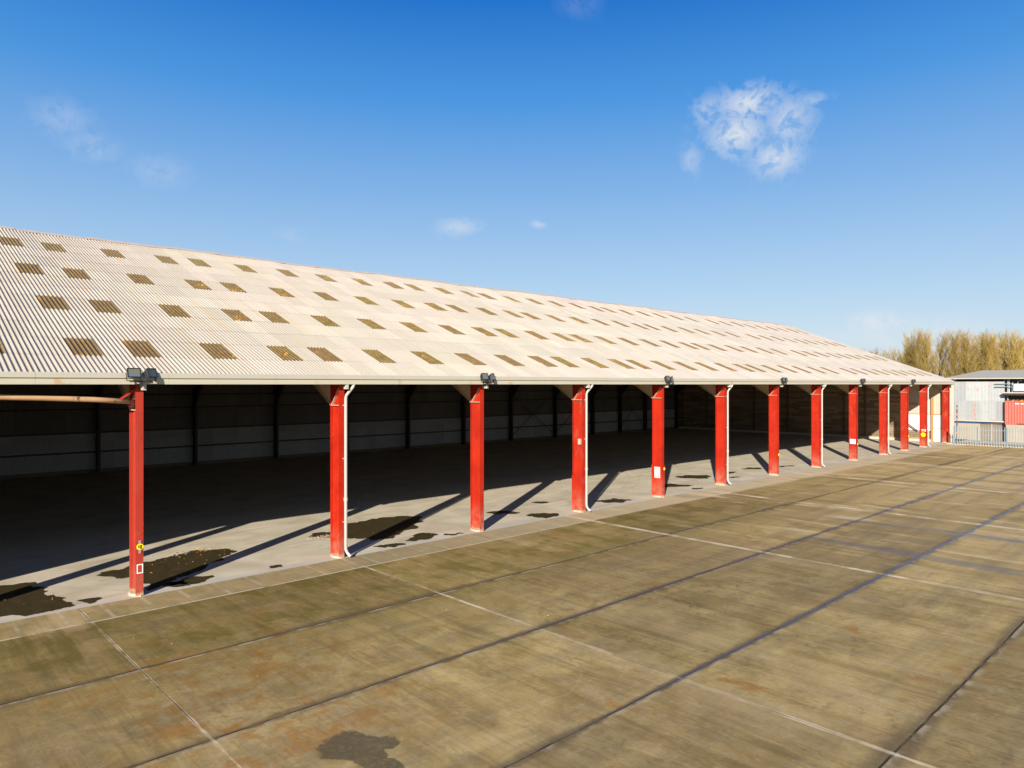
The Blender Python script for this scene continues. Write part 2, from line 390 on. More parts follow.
def ribbed(name, colr, col2, axis, pitch, panel=.9, stain=None, amt=.4, depth=.3):
    """painted sheet metal: rib shading by bump across one axis, tone per sheet"""
    m, g, b = material(name); P = g.n.new('ShaderNodeNewGeometry').outputs['Position']; X = g.xyz(P)
    a = X[axis]; z = X[2]
    rib = g.m('SINE', g.mul(a, 2 * math.pi / pitch))
    t = g.white(g.vec(g.m('FLOOR', g.m('DIVIDE', a, panel)), g.m('FLOOR', g.m('DIVIDE', z, 2.4)), 3.))
    c = g.mix(t, (*colr, 1), (*col2, 1))
    c = g.mix(1., c, g.vec(*[g.add(.85, g.mul(g.noise(P, 2.5, 5, .7), .3))] * 3), 'MULTIPLY')
    if stain: c = g.mix(g.mul(g.ss(g.noise(P, .9, 6, .65, .4), .57, .64), amt), c, (*stain, 1))
    g.put(b.inputs['Base Color'], c); b.inputs['Roughness'].default_value = .65; b.inputs['Specular IOR Level'].default_value = .3
    g.put(b.inputs['Normal'], g.bump(rib, depth, .03))
    return m


def sleeper_material():
    m, g, b = material('stacked_timber'); P = g.n.new('ShaderNodeNewGeometry').outputs['Position']; u, v, z = g.xyz(P)
    row = g.m('DIVIDE', z, .255); fr = g.m('FLOOR', row); off = g.mul(g.white(g.vec(fr, 1., 0.)), 2.6)
    cell = g.m('DIVIDE', g.add(v, off), 2.6); fc = g.m('FLOOR', cell)
    t = g.white(g.vec(fr, fc, 5.))
    gap = g.m('MAXIMUM', g.ss(g.m('ABSOLUTE', g.sub(g.m('FRACT', row), .5)), .44, .49), g.ss(g.m('ABSOLUTE', g.sub(g.m('FRACT', cell), .5)), .485, .497))
    gr = g.noise(g.vec(u, g.mul(v, .8), g.mul(z, 14.)), 1., 5, .7)
    c = g.mix(t, (.14, .098, .055, 1), (.33, .24, .15, 1))
    c = g.mix(g.mul(g.ss(gr, .4, .65), .5), c, (.2, .12, .06, 1))
    c = g.mix(g.mul(gap, .85), c, (.04, .025, .015, 1))
    g.put(b.inputs['Base Color'], c); b.inputs['Roughness'].default_value = .9
    g.put(b.inputs['Normal'], g.bump(g.sub(gr, g.mul(gap, 3.)), .4, .02))
    return m


M = {}
M['yard'] = yard_material(); M['floor'] = floor_material(); M['roof'] = roof_material('sheet'); M['sky'] = roof_material('skylight')
M['trim'] = simple('roof_trim', (.46, .37, .31), .9, var=.15, scale=5, dirt=(.3, .24, .17))
M['red'] = red_material(); M['timber'] = sleeper_material()
M['gutter'] = simple('gutter_paint', (.47, .43, .335), .55, var=.06, scale=1.3, dirt=(.42, .24, .09), dirt_amt=.55, dscale=1.0, lo=.66, hi=.74)
M['gutter_low'] = simple('fascia_paint', (.50, .45, .33), .6, var=.07, scale=1.5, dirt=(.45, .25, .08), dirt_amt=.6, dscale=1.1, lo=.6, hi=.7)
M['pipe'] = simple('downpipe_plastic', (.44, .42, .37), .4, var=.06, dirt=(.4, .36, .27), dirt_amt=.4)
M['rafter'] = simple('rafter_paint', (.46, .33, .20), .7, var=.25, scale=4, dirt=(.2, .1, .05))
M['rafter_light'] = simple('worn_steel_edge', (.50, .30, .20), .7, var=.2)
M['tie'] = simple('rusty_tube', (.50, .30, .15), .65, var=.25, scale=2.5, dirt=(.09, .045, .03), dirt_amt=.9, dscale=2.2, lo=.55, hi=.6)
M['dark_steel'] = simple('dark_steel', (.045, .032, .026), .7, var=.2)
M['brown_steel'] = simple('brown_steel', (.12, .085, .05), .7, var=.2)
M['black'] = simple('black_metal', (.025, .027, .03), .45, var=.15)
M['lens'] = simple('lamp_glass', (.13, .16, .19), .12, var=.1, spec=.8)
M['reflector'] = simple('lamp_reflector', (.22, .20, .12), .4, metal=.3)
M['pad'] = simple('concrete_pad', (.52, .40, .28), .9, var=.25, scale=9, bump=.5)
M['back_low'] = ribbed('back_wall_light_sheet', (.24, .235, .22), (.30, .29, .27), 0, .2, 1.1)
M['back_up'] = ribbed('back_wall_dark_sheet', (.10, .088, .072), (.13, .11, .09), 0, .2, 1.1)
M['cream'] = ribbed('cream_sheet', (.50, .42, .33), (.45, .38, .30), 1, .2, 1.0)
M['white'] = ribbed('white_sheet', (.74, .74, .72), (.72, .72, .71), 1, .25, 1.0, depth=.08)
M['orange'] = simple('orange_rusty_steel', (.50, .22, .07), .7, var=.2, dirt=(.25, .1, .04))
M['kerb'] = simple('pale_kerb', (.46, .42, .34), .9, var=.15)
M['puddle'] = simple('damp_stain', (.06, .045, .02), .35, var=.5, scale=2.5, dirt=(.12, .085, .04), dirt_amt=.6, dscale=3., spec=.4)
def feathered(m, soft):
    g = NG(m.node_tree); b = g.n['Principled BSDF']; out = g.n['Material Output']
    at = g.n.new('ShaderNodeAttribute'); at.attribute_name = 'rim'
    P = g.co(); nz_ = g.noise(P, 5, 6, .7)
    fac = g.ss(g.add(at.outputs['Fac'], g.mul(g.sub(nz_, .5), 2.2)), .25, .25 + soft)
    g.put(b.inputs['Alpha'], fac)
    return m
M['oil'] = simple('oil_stain', (.15, .115, .06), .9, var=.45, scale=5, dirt=(.24, .18, .09), dirt_amt=.6, spec=.1)
M['grass'] = simple('field_grass', (.075, .085, .03), .95, var=.4, scale=.05, dirt=(.12, .10, .05), dscale=.02)
M['yellow'] = simple('yellow_plastic', (.85, .66, .01), .4, var=.05)
M['wpaint'] = simple('white_paint', (.78, .76, .72), .6, var=.08)
M['wred'] = simple('red_lettering', (.6, .05, .04), .6, var=.1)
M['grey_clad'] = ribbed('grey_cladding', (.29, .30, .295), (.42, .425, .41), 1, .15, .78, stain=(.50, .18, .08), amt=.7)
M['asb'] = simple('weathered_roof', (.46, .42, .33), .9, var=.15, scale=2.)
M['blue'] = simple('blue_paint', (.05, .10, .24), .5, var=.2)
M['block'] = simple('rendered_block', (.36, .31, .24), .9, var=.2, scale=1.5, dirt=(.34, .25, .17), dscale=.8)
M['doorw'] = simple('brown_door', (.22, .17, .13), .7, var=.2)
M['galv'] = simple('galvanised_steel', (.30, .35, .36), .5, var=.15, metal=.25)
M['cont'] = ribbed('container_red', (.52, .13, .095), (.50, .12, .09), 1, .28, 8., stain=(.45, .2, .15), amt=.3, depth=.0)
M['rust'] = simple('rust', (.28, .12, .05), .85, var=.35)
M['bark'] = simple('lichen_bark', (.20, .155, .05), .9, var=.4, scale=2.)
M['twig'] = simple('golden_twigs', (.37, .245, .058), .9, var=.35, scale=1.2)
M['leaf'] = simple('dead_leaf', (.62, .36, .05), .8, var=.3)
M['silver'] = simple('painted_tank', (.5, .52, .53), .4, var=.08)

feathered(M['puddle'], .5); feathered(M['oil'], 1.1)
# ------------------------------------------------------------------ ground
def sheet(name, x0, x1, y0, y1, z, mat):
    return tag(MB().quad((x0, y0, z), (x1, y0, z), (x1, y1, z), (x0, y1, z)).build(name, mat), kind='structure')
sheet('ground', -3500, 3500, -3500, 3500, -.03, M['grass'])
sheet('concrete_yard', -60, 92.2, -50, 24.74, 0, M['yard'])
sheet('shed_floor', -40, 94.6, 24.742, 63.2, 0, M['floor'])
sheet('access_road', 92.22, 140, -50, 24.74, -.004, M['kerb'])
tag(MB().bevbox(91.75, 92.05, -50, 24.6, .0, .12).build('kerb', M['kerb']), kind='structure')

def blob(name, pts, mat, z=.004, jit=.16, seed=0):
    rng = random.Random(seed)
    for it in range(3):
        out = []
        for i in range(len(pts)):
            a = Vector(pts[i]); b2 = Vector(pts[(i + 1) % len(pts)]); p = Vector(pts[i - 1]); q = Vector(pts[(i + 2) % len(pts)])
            mid = (a + b2) * .5 + (a + b2 - p - q) * .0625
            L = (b2 - a).length
            n = Vector((-(b2 - a).y, (b2 - a).x)).normalized() if L > 1e-6 else Vector((0, 0))
            out += [tuple(a), tuple(mid + n * rng.gauss(0, jit) * L)]
        pts = out
    n = len(pts); cx = sum(p[0] for p in pts) / n; cy = sum(p[1] for p in pts) / n
    ext = sum(math.hypot(p[0] - cx, p[1] - cy) for p in pts) / n; k = 1 - min(.35, .16 / max(ext, .2))
    mb = MB(); mb.v = [(p[0], p[1], z) for p in pts] + [(cx + (p[0] - cx) * k, cy + (p[1] - cy) * k, z) for p in pts]
    mb.f = [(i, (i + 1) % n, n + (i + 1) % n, n + i) for i in range(n)] + [tuple(range(n, 2 * n))]
    ob = mb.build(name, mat)
    at = ob.data.attributes.new('rim', 'FLOAT', 'POINT'); at.data.foreach_set('value', [0.] * n + [1.] * n)
    return tag(ob, kind='structure')
PUD = [
 [(1.5, 29.6), (3.72, 29.5), (4.5, 29.3), (4.78, 28.3), (4.85, 27.6), (4.9, 26.6), (5.15, 25.6), (5.0, 24.97), (4.3, 24.95), (2.6, 24.98), (.5, 25.1), (0, 27.5)],
 [(6.35, 28.53), (7.4, 28.95), (8.49, 29.44), (9.3, 29.8), (10.4, 30.2), (11.51, 29.6), (11.5, 28.6), (10.6, 27.6), (9.6, 26.75), (8.6, 26.2), (7.7, 25.5), (7.16, 25.26), (7.3, 26.4), (7.2, 27.5)],
 [(15.0, 29.18), (16.3, 29.6), (17.0, 30.5), (18.6, 30.9), (20.3, 30.9), (21.6, 29.6), (20.9, 28.5), (19.4, 27.4), (18.4, 26.9), (17.6, 26.3), (16.6, 26.7), (15.9, 27.9)],
 [(5.22, 25.65), (5.6, 25.75), (5.95, 25.4), (5.75, 25.15), (5.45, 24.95), (5.35, 25.3)],
 [(8.55, 25.0), (8.24, 24.95), (7.9, 25.1), (7.67, 25.6), (8.08, 25.9), (8.53, 25.49)],
 [(20.6, 25.0), (19.9, 25.0), (19.63, 25.4), (19.94, 25.6), (20.6, 25.35)],
 [(26.12, 26.95), (25.39, 27.03), (24.73, 27.67), (24.69, 28.3), (25.3, 28.44), (25.99, 27.68)],
 [(29.68, 28.18), (29.16, 28.13), (28.77, 28.58), (28.79, 29.02), (29.25, 29.0), (29.72, 28.69)],
 [(27.2, 25.14), (26.39, 24.97), (25.78, 25.3), (25.78, 25.85), (25.76, 26.31), (26.63, 26.3), (27.3, 25.75)],
 [(33.74, 25.33), (33.2, 25.5), (32.79, 25.2), (32.25, 25.61), (31.74, 26.1), (31.8, 26.8), (32.49, 26.7), (33.02, 26.5), (33.59, 26.67), (33.93, 25.68)],
 [(41.81, 26.2), (40.9, 26.2), (39.91, 26.89), (39.38, 28.07), (39.92, 28.41), (41.34, 27.85), (41.71, 26.69)],
 [(46.65, 27.83), (45.36, 27.44), (44.52, 28.52), (44.59, 29.77), (46.2, 29.56), (47.02, 28.69)],
 [(47.79, 26.21), (47.08, 26.31), (46.91, 26.69), (47.39, 26.89), (48.06, 26.58)],
 [(41.04, 25.04), (40.36, 25.12), (40.14, 25.55), (40.59, 25.76), (41.17, 25.37)],
 [(54.23, 27.78), (52.99, 28.03), (52.67, 28.78), (53.8, 28.98), (54.51, 28.31)],
 [(17.45, 25.0), (16.92, 25.0), (16.29, 25.08), (16.07, 25.76), (16.7, 25.7), (17.39, 25.35)],
 [(48.5, 28.0), (49.6, 27.7), (50.5, 27.9), (50.4, 28.4), (49.1, 28.7), (48.4, 28.4)],
 [(8.3, 25.2), (9.2, 25.25), (9.6, 25.7), (8.9, 26.1), (8.4, 25.9), (8.0, 25.6)],
 [(11.4, 25.2), (11.9, 25.1), (12.0, 25.5), (11.5, 25.6)],
 [(18.0, 25.2), (19.2, 25.4), (19.6, 26.1), (18.9, 26.5), (18.3, 26.0)],
 [(56.0, 27.0), (57.4, 26.6), (58.0, 27.0), (56.8, 27.5)],
]
for i, p in enumerate(PUD): blob('puddle', p, M['puddle'], seed=i)
blob('oil_stain', [(6.8, 12.5), (7.15, 12.45), (7.45, 11.9), (7.75, 11.45), (7.65, 11.2), (7.35, 11.3), (7.3, 10.8), (7.1, 10.2), (6.7, 9.9), (6.5, 10.4), (6.6, 11.3)], M['oil'], z=.004, seed=40)
blob('oil_stain', [(6.15, 11.0), (6.35, 11.0), (6.45, 10.7), (6.3, 10.5), (6.1, 10.7)], M['oil'], z=.004, seed=41)
rng = random.Random(8); mb = MB()
for (x, y, r, n) in [(10.3, 29.9, 1.0, 26), (15.3, 28.9, .6, 22), (27., 33.5, 2.5, 10), (33, 31, 3, 8), (40, 29, 5, 10), (20, 36, 6, 14)]:
    for k in range(n):
        a, d = rng.uniform(0, 6.28), r * rng.random() ** .6; cx, cy = x + d * math.cos(a), y + d * math.sin(a) * .4; q = rng.uniform(.012, .04)
        mb.box(cx - q, cx + q * rng.uniform(.6, 1.6), cy - q, cy + q, .0, q * .9)
tag(mb.build('rubble_chips', M['block']), 'pale stone chips and crumbs scattered on the shed floor', 'rubble', kind='stuff')
# fallen leaves in and around the puddles
rng = random.Random(5); mb = MB()
for (x, y, r, n) in [(9.3, 28.6, 2.2, 34), (10.8, 30.0, .5, 26), (15.6, 28.6, .8, 60), (17, 27, 2, 12), (3.6, 27, 1.8, 12), (21, 29.5, .6, 18), (12, 20, 8, 8), (22, 26.5, 3, 8)]:
    for k in range(n):
        a, d = rng.uniform(0, 6.28), r * rng.random() ** .6; cx, cy = x + d * math.cos(a), y + d * math.sin(a) * .8
        s = rng.uniform(.015, .045); t = rng.uniform(0, 3.14); ca, sa = math.cos(t) * s, math.sin(t) * s
        mb.quad((cx - ca, cy - sa, .009), (cx + sa * .6, cy - ca * .6, .03), (cx + ca, cy + sa, .012), (cx - sa * .6, cy + ca * .6, .025))
tag(mb.build('fallen_leaves', M['leaf']), 'scattered yellow dead leaves on the damp floor near the first columns', 'leaves', kind='stuff')

# ------------------------------------------------------------------ storage shed
shed = tag(empty('storage_shed', (6.84, 24.8, 0)), 'long open-fronted storage shed with red steel columns and pale corrugated roof', 'shed')
OFF = Vector((6.84, 24.8, 0))
def part(mb, name, mat, parent=shed, smooth=False, kind=None):
    o = mb.build(name, mat, None, smooth=smooth); o.parent = parent
    o.matrix_parent_inverse = Matrix.Translation(-OFF) if parent == shed else Matrix.Identity(4)
    if kind: o['kind'] = kind
    return o
VE, ZE, VR, ZR = 24.57, 7.22, 44.4, 14.93
UL, UR = -32.54, 94.25
COLS = [6.84, 14.15, 21.45, 28.65, 35.95, 43.28, 50.9, 58.3, 66.1, 73.5, 79.5, 85.45, 93.55]
LEFTC = [-.45, -7.75, -15.05, -22.35, -29.65]
SL = math.hypot(VR - VE, ZR - ZE); ny, nz = -(ZR - ZE) / SL, (VR - VE) / SL
def sag(u): return .030 * math.sin(u * .43 + 1) + .018 * math.sin(u * 1.37) + .010 * math.sin(u * 3.1 + 2)
def rp(u, s, h, back=False):
    v = VE + (VR - VE) * s; z = ZE + (ZR - ZE) * s
    v += ny * h; z += nz * h + sag(u) * s
    if back: v = 2 * VR - v
    return (u, v, z)
AMP = .022
def strip(mb, ua, ub, s0, s1, n=8, lift0=.008, lift1=0., back=False):
    cnt = max(1, round((ub - ua) / PITCH * n)); o = len(mb.v)
    for j in range(cnt + 1):
        u = ua + (ub - ua) * j / cnt; h = AMP * math.cos(2 * math.pi * (u - U0) / PITCH)
        mb.v.append(rp(u, s0, h + lift0, back)); mb.v.append(rp(u, s1, h + lift1, back))
    for j in range(cnt):
        q = (o + 2 * j, o + 2 * j + 2, o + 2 * j + 3, o + 2 * j + 1)
        mb.f.append(q if not back else q[::-1])
SKU = [-2.64, .02, 2.65, 5.30, 7.06, 9.70, 12.34, 14.10, 16.74, 19.38, 22.02, 24.6, 27.2, 28.95, 31.5, 34.1, 35.85, 38.5, 41.1, 43.7, 46.35, 49.0, 50.75, 53.4, 56.2, 58.9, 61.7, 64.5, 68.75, 71.5, 74.3, 77.1, 79.9, 82.6, 85.4, 88.1, 90.9]
SKU = [U0 + round((x - 5.30) / PITCH) * PITCH for x in SKU]
CS = .0811
BND = [.16 - 2 * CS + k * CS for k in range(13)]          # course boundaries along the slope
BND[0] = 0.
BND = [b_ for b_ in BND if b_ < .985] + [1.0]
SKY_COURSE = [1, 4, 7, 10]
roof = MB(); sk_obs = []
for k in range(len(BND) - 1):
    s0, s1 = BND[k] - (.006 if k else .006), BND[k + 1]
    if k in SKY_COURSE:
        x = UL
        for us in SKU:
            if k == 10 and us > 5 and False: pass
            strip(roof, x, us, s0, s1); x = us + .88
            m_ = MB(); strip(m_, us, us + .88, s0, s1)
            sk_obs.append((us * us + 600 + (k * 1.5) ** 2, m_))
        strip(roof, x, UR, s0, s1)
    else: strip(roof, UL, UR, s0, s1)
ro = part(roof, 'roof', M['roof'], smooth=True)
sk_obs.sort(key=lambda t: t[0])
for i, (d_, m_) in enumerate(sk_obs):
    if i < 99: part(m_, 'skylight', M['sky'], smooth=True)
far = MB()
for d_, m_ in sk_obs[99:]:
    o = len(far.v); far.v += m_.v; far.f += [tuple(o + i for i in f) for f in m_.f]
part(far, 'skylight', M['sky'], smooth=True, kind='stuff')
bk = MB(); strip(bk, UL, UR, -.01, 1., n=4, back=True); part(bk, 'rear_roof', M['roof'], smooth=True)
# ridge cap and verge
rc = MB()
N = 6; prof = [(-.34, -.105), (-.17, -.035), (-.07, .03), (.07, .03), (.17, -.035), (.34, -.105)]
prof = [(VR + a, ZR + .01 + b_ ) for a, b_ in prof]
x = UL - .05
while x < UR + .1:
    x2 = min(x + 1.05, UR + .12); lift = sag((x + x2) / 2) + (.008 if int(x * 7) % 2 else 0.)
    rc.prism([(a, b_ + lift) for a, b_ in prof] + [(a, b_ + lift - .02) for a, b_ in prof[::-1]], 0, x, x2 - .004); x = x2
part(rc, 'ridge_cap', M['trim'])
vg = MB()
for bkk in (False, True):
    a = [rp(UR, 0, -.16, bkk), rp(UR, 0, .05, bkk), rp(UR, 1, .05, bkk), rp(UR, 1, -.16, bkk)]
    vg.prism([(p[1], p[2]) for p in a], 0, UR + .003, UR + .07)
part(vg, 'verge_board', M['trim'])
# gutter: upper channel and lower fascia
gt = MB(); fa = MB(); x = UL
while x < UR + .1:
    x2 = min(x + 3.65, UR + .12)
    gt.prism([(24.42, 7.035), (24.40, 7.05), (24.40, 7.20), (24.415, 7.215), (24.435, 7.215), (24.435, 7.06), (24.64, 7.06), (24.64, 7.035)], 0, x, x2 - .006)
    fa.prism([(24.445, 6.85), (24.445, 7.032), (24.48, 7.032), (24.48, 6.88), (24.66, 6.88), (24.66, 6.85)], 0, x, x2 - .004)
    x = x2
part(gt, 'gutter', M['gutter']); part(fa, 'fascia', M['gutter_low'])
# columns
def column_mb():
    c = MB(); hw = .115
    c.box(-hw, hw, 0, .028, .03, 7.3); c.box(-hw, hw, .672, .70, .03, 7.35); c.box(-.012, .012, .029, .671, .03, 7.3)
    for z in (6.0, 6.62): c.box(.0125, hw - .004, .0285, .6715, z, z + .03)
    for (z, yy) in ((5.75, .3), (4.7, .12), (4.7, .6), (2.9, .2)):     # bolt heads and cleats
        c.box(-.05, -.0125, yy, yy + .05, z, z + .05)
    for z in (5.9, 5.1, 3.2, 2.0): c.box(.01, .06, -.014, -.001, z, z + .03)
    return c
def stiffeners(parent):
    c = MB(); c.box(-.118, -.0125, .0285, .6715, 6.0, 6.035); c.build('stiffener', M['rafter_light'], parent)
    c = MB(); c.prism([(.64, 6.036), (.595, 6.036), (.06, 6.70), (.105, 6.70)], 0, -.112, -.013); c.build('stiffener', M['rafter_light'], parent)
def ibeam(mb, pts_top, pts_bot, x, hw=.09, t=.02):
    n = len(pts_top)
    mb.prism(pts_bot + pts_top[::-1], 0, x - .006, x + .006)
    for i in range(n - 1):
        for P, sg in ((pts_bot, -1), (pts_top, 1)):
            a, b2 = P[i], P[i + 1]
            poly = [a, b2, (b2[0], b2[1] + sg * t), (a[0], a[1] + sg * t)]
            mb.prism(poly if sg < 0 else poly[::-1], 0, x - hw, x + hw)
def rz(v): return ZE + (ZR - ZE) * (v - VE) / (VR - VE) - .22
rt = [(25.505, rz(25.505)), (30., rz(30.)), (VR, rz(VR))]; rb = [(25.505, 6.0), (30., rz(30.) - .5), (VR, rz(VR) - .5)]
rt2 = [(2 * VR - a, b_) for a, b_ in rt][::-1]; rb2 = [(2 * VR - a, b_) for a, b_ in rb][::-1]
proto_col = None
for u in COLS + LEFTC:
    if proto_col is None:
        proto_col = column_mb().build('column', M['red']); proto_col.parent = shed; c = proto_col; stiffeners(proto_col)
    else:
        c = copy_tree(proto_col, shed)
    c.location = (u - OFF.x, 0, 0)
    r_ = MB(); ibeam(r_, rt, rb, 0); ibeam(r_, rt2, rb2, 0)
    r_ = r_.build('rafter', M['rafter']); r_.parent = shed; r_.location = (u - OFF.x, -OFF.y, 0)
    q = MB(); rr = random.Random(int(u * 10))
    ring = [(math.cos(t) * (.20 + rr.uniform(-.04, .06)), .37 + math.sin(t) * (.42 + rr.uniform(-.06, .05))) for t in [k * math.pi / 7 for k in range(14)]]
    q.v = [(a, b_, .0) for a, b_ in ring] + [(a * .8, .35 + (b_ - .35) * .86, .07) for a, b_ in ring]
    q.f = [(i, (i + 1) % 14, 14 + (i + 1) % 14, 14 + i) for i in range(14)] + [tuple(range(14, 28))]
    q = q.build('base_pad', M['pad'], smooth=False); q.parent = shed; q.location = (u - OFF.x, 0, 0)
    # back columns
    bc = MB(); bc.box(-.1, .1, 0, .025, 0, 7); bc.box(-.1, .1, .575, .6, 0, 7); bc.box(-.01, .01, .026, .574, 0, 7)
    bc.prism([(-.003, 5.3), (-1.4, 6.9), (-.003, 6.9)], 0, -.08, .08)
    bc = bc.build('rear_column', M['dark_steel']); bc.parent = shed; bc.location = (u - OFF.x, 61.75 - OFF.y, 0)
# guard plates round the foot of two columns
for u in (28.65, 35.95):
    gp = MB(); gp.box(u - .14, u + .14, 24.765, 24.797, .03, 1.95); gp.box(u - .14, u + .14, 25.503, 25.535, .03, 1.95); gp.box(u - .128, u - .118, 24.798, 25.502, .03, 1.93)
    part(gp, 'guard_plate', M['red'])
# downpipes
for u in (14.15, 28.65, 43.28, 58.3, 73.5, 85.45):
    dp = MB(); x = u + .13
    dp.tube([(x + .24, 24.50, 6.86), (x + .20, 24.52, 6.74), (x + .02, 24.70, 6.42), (x, 24.72, 6.30), (x, 24.72, .50), (x, 24.71, .33), (x + .04, 24.66, .2), (x + .10, 24.52, .07)], .06, 10)
    dp.tube([(x, 24.72, 2.25), (x, 24.72, 2.38)], .08, 10)
    for z in (6.0, 3.9, 1.4): dp.box(x - .09, x + .05, 24.765, 24.798, z, z + .04)
    part(dp, 'downpipe', M['pipe'], smooth=False)
# gutter brackets on every column head
for u in COLS:
    gb = MB(); gb.box(u + .0, u + .11, 24.46, 24.66, 6.66, 6.847); gb.box(u + .02, u + .09, 24.66, 24.795, 6.70, 6.78)
    part(gb, 'gutter_bracket', M['gutter'])
# eaves tie along the front, left of the first column
tb = MB(); tb.tube([(6.75, 25.0, 6.28), (5.6, 25.0, 6.37), (4.2, 25.0, 6.44), (2.6, 25.0, 6.50), (-.4, 25.0, 6.47)], [.085] * 5, 12)
part(tb, 'eaves_tube', M['tie'], smooth=True)
tb = MB(); tb.prism([(6.28, 6.40), (6.33, 6.35), (6.74, 6.66), (6.74, 6.73)], 1, 24.86, 24.90); part(tb, 'brace', M['red'])
# walls
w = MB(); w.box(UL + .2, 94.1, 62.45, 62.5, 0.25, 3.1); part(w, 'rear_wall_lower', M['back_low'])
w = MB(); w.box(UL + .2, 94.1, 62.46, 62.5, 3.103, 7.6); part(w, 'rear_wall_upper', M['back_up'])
w = MB(); w.box(UL + .2, 94.1, 62.36, 62.56, 0, .248); part(w, 'rear_plinth', M['brown_steel'])
w = MB()
for z in (1.52, 3.03, 4.85, 5.95): w.box(UL + .2, 93.9, 62.36, 62.447, z, z + .13)
part(w, 'rear_rails', M['dark_steel'])
for (a, b_) in ((58.3, 66.1), (66.1, 73.5), (79.5, 85.45)):
    w = MB(); w.tube([(a, 62.2, .4), (b_, 62.2, 5.8)], .035, 6); w.tube([(a, 62.12, 5.8), (b_, 62.12, .4)], .035, 6); part(w, 'cross_brace', M['dark_steel'])
# pale patch on the rear wall, painted in for daylight through a small hole
w = MB(); w.prism([(13.0, 3.08), (13.12, 3.08), (13.1, 2.8), (13.03, 2.75)], 1, 62.44, 62.448); part(w, 'daylight_patch', M['cream'])
w = MB(); w.prism([(-29, 0), (-7.0, 0), (-1.05, 6.5), (-1.05, 6.84), (-29, 6.84)], 1, 25.2, 25.24); part(w, 'shadow_sheet', M['cream'])  # unseen sheet, added out of view to cast the slanted eave shadow
# far end wall
GX = 94.0
w = MB(); w.box(GX, GX + .2, 30.2, 62.3, .3, 7.0); part(w, 'timber_wall', M['timber'])
w = MB(); w.box(GX, GX + .2, 26.75, 30.197, .3, 1.3); part(w, 'timber_wall', M['timber'])
w = MB(); w.box(GX + .05, GX + .15, 26.75, 30.197, 1.303, 3.27); w.box(GX + .05, GX + .15, 25.1, 26.6, .05, 3.27); part(w, 'white_panel', M['white'])
w = MB(); w.box(GX + .04, GX + .16, 24.75, 30.19, 3.275, 7.0); part(w, 'cream_sheeting', M['cream'])
w = MB(); w.box(GX - .06, GX + .02, 25.0, 30.2, 3.24, 3.31); w.box(GX - .02, GX + .04, 25.1, 26.58, 1.62, 1.68); w.box(GX - .05, GX + .03, 28.3, 33.2, 4.35, 4.55); part(w, 'end_rail', M['orange'])
w = MB(); w.box(GX - .22, GX - .003, 26.58, 26.78, 0, 5.35); part(w, 'end_post', M['orange'])
w = MB(); w.tube([(GX - .3, 29.6, 2.3), (GX - .3, 28.2, 1.25)], .07, 6); part(w, 'end_strut', M['dark_steel'])
w = MB(); w.box(GX - .3, GX + .25, 26.8, 62.3, 0, .297); part(w, 'end_kerb', M['kerb'])
for v in (61.1, 56.9, 49.3, 44.4, 36.84, 34.27):
    w = MB(); w.box(GX - .16, GX - .003, v - .09, v + .09, .3, 7.4); part(w, 'end_wall_post', M['brown_steel'])
w = MB(); w.prism([(24.75, 7.003), (24.75, 7.15), (VR, 14.75), (2 * VR - 24.75, 7.15), (2 * VR - 24.75, 7.003)], 0, GX + .04, GX + .16); part(w, 'gable', M['cream'])
w = MB(); w.box(GX + .17, GX + .35, 24.5, 24.95, 0, 6.84); part(w, 'corner_trim', M['pipe'])
# closed near end, out of the picture
w = MB(); w.prism([(24.9, 0), (24.9, 7.1), (VR, 14.75), (2 * VR - 24.9, 7.1), (2 * VR - 24.9, 0)], 0, UL + .05, UL + .2); part(w, 'near_gable', M['back_up'])
# purlins under the roof
w = MB()
for k in range(14):
    p = rp(0, (k + .4) / 14, -.13); w.box(UL + .3, GX - .1, p[1] - .04, p[1] + .04, p[2] - .09, p[2] + .07)
    w.box(UL + .3, GX - .1, 2 * VR - p[1] - .04, 2 * VR - p[1] + .04, p[2] - .09, p[2] + .07)
part(w, 'purlins', M['rafter'])
# small socket box on the fourth column web
w = MB(); w.box(28.65 - .11, 28.65 - .013, 24.96, 25.12, 3.62, 3.92); part(w, 'socket_box', M['pad'])

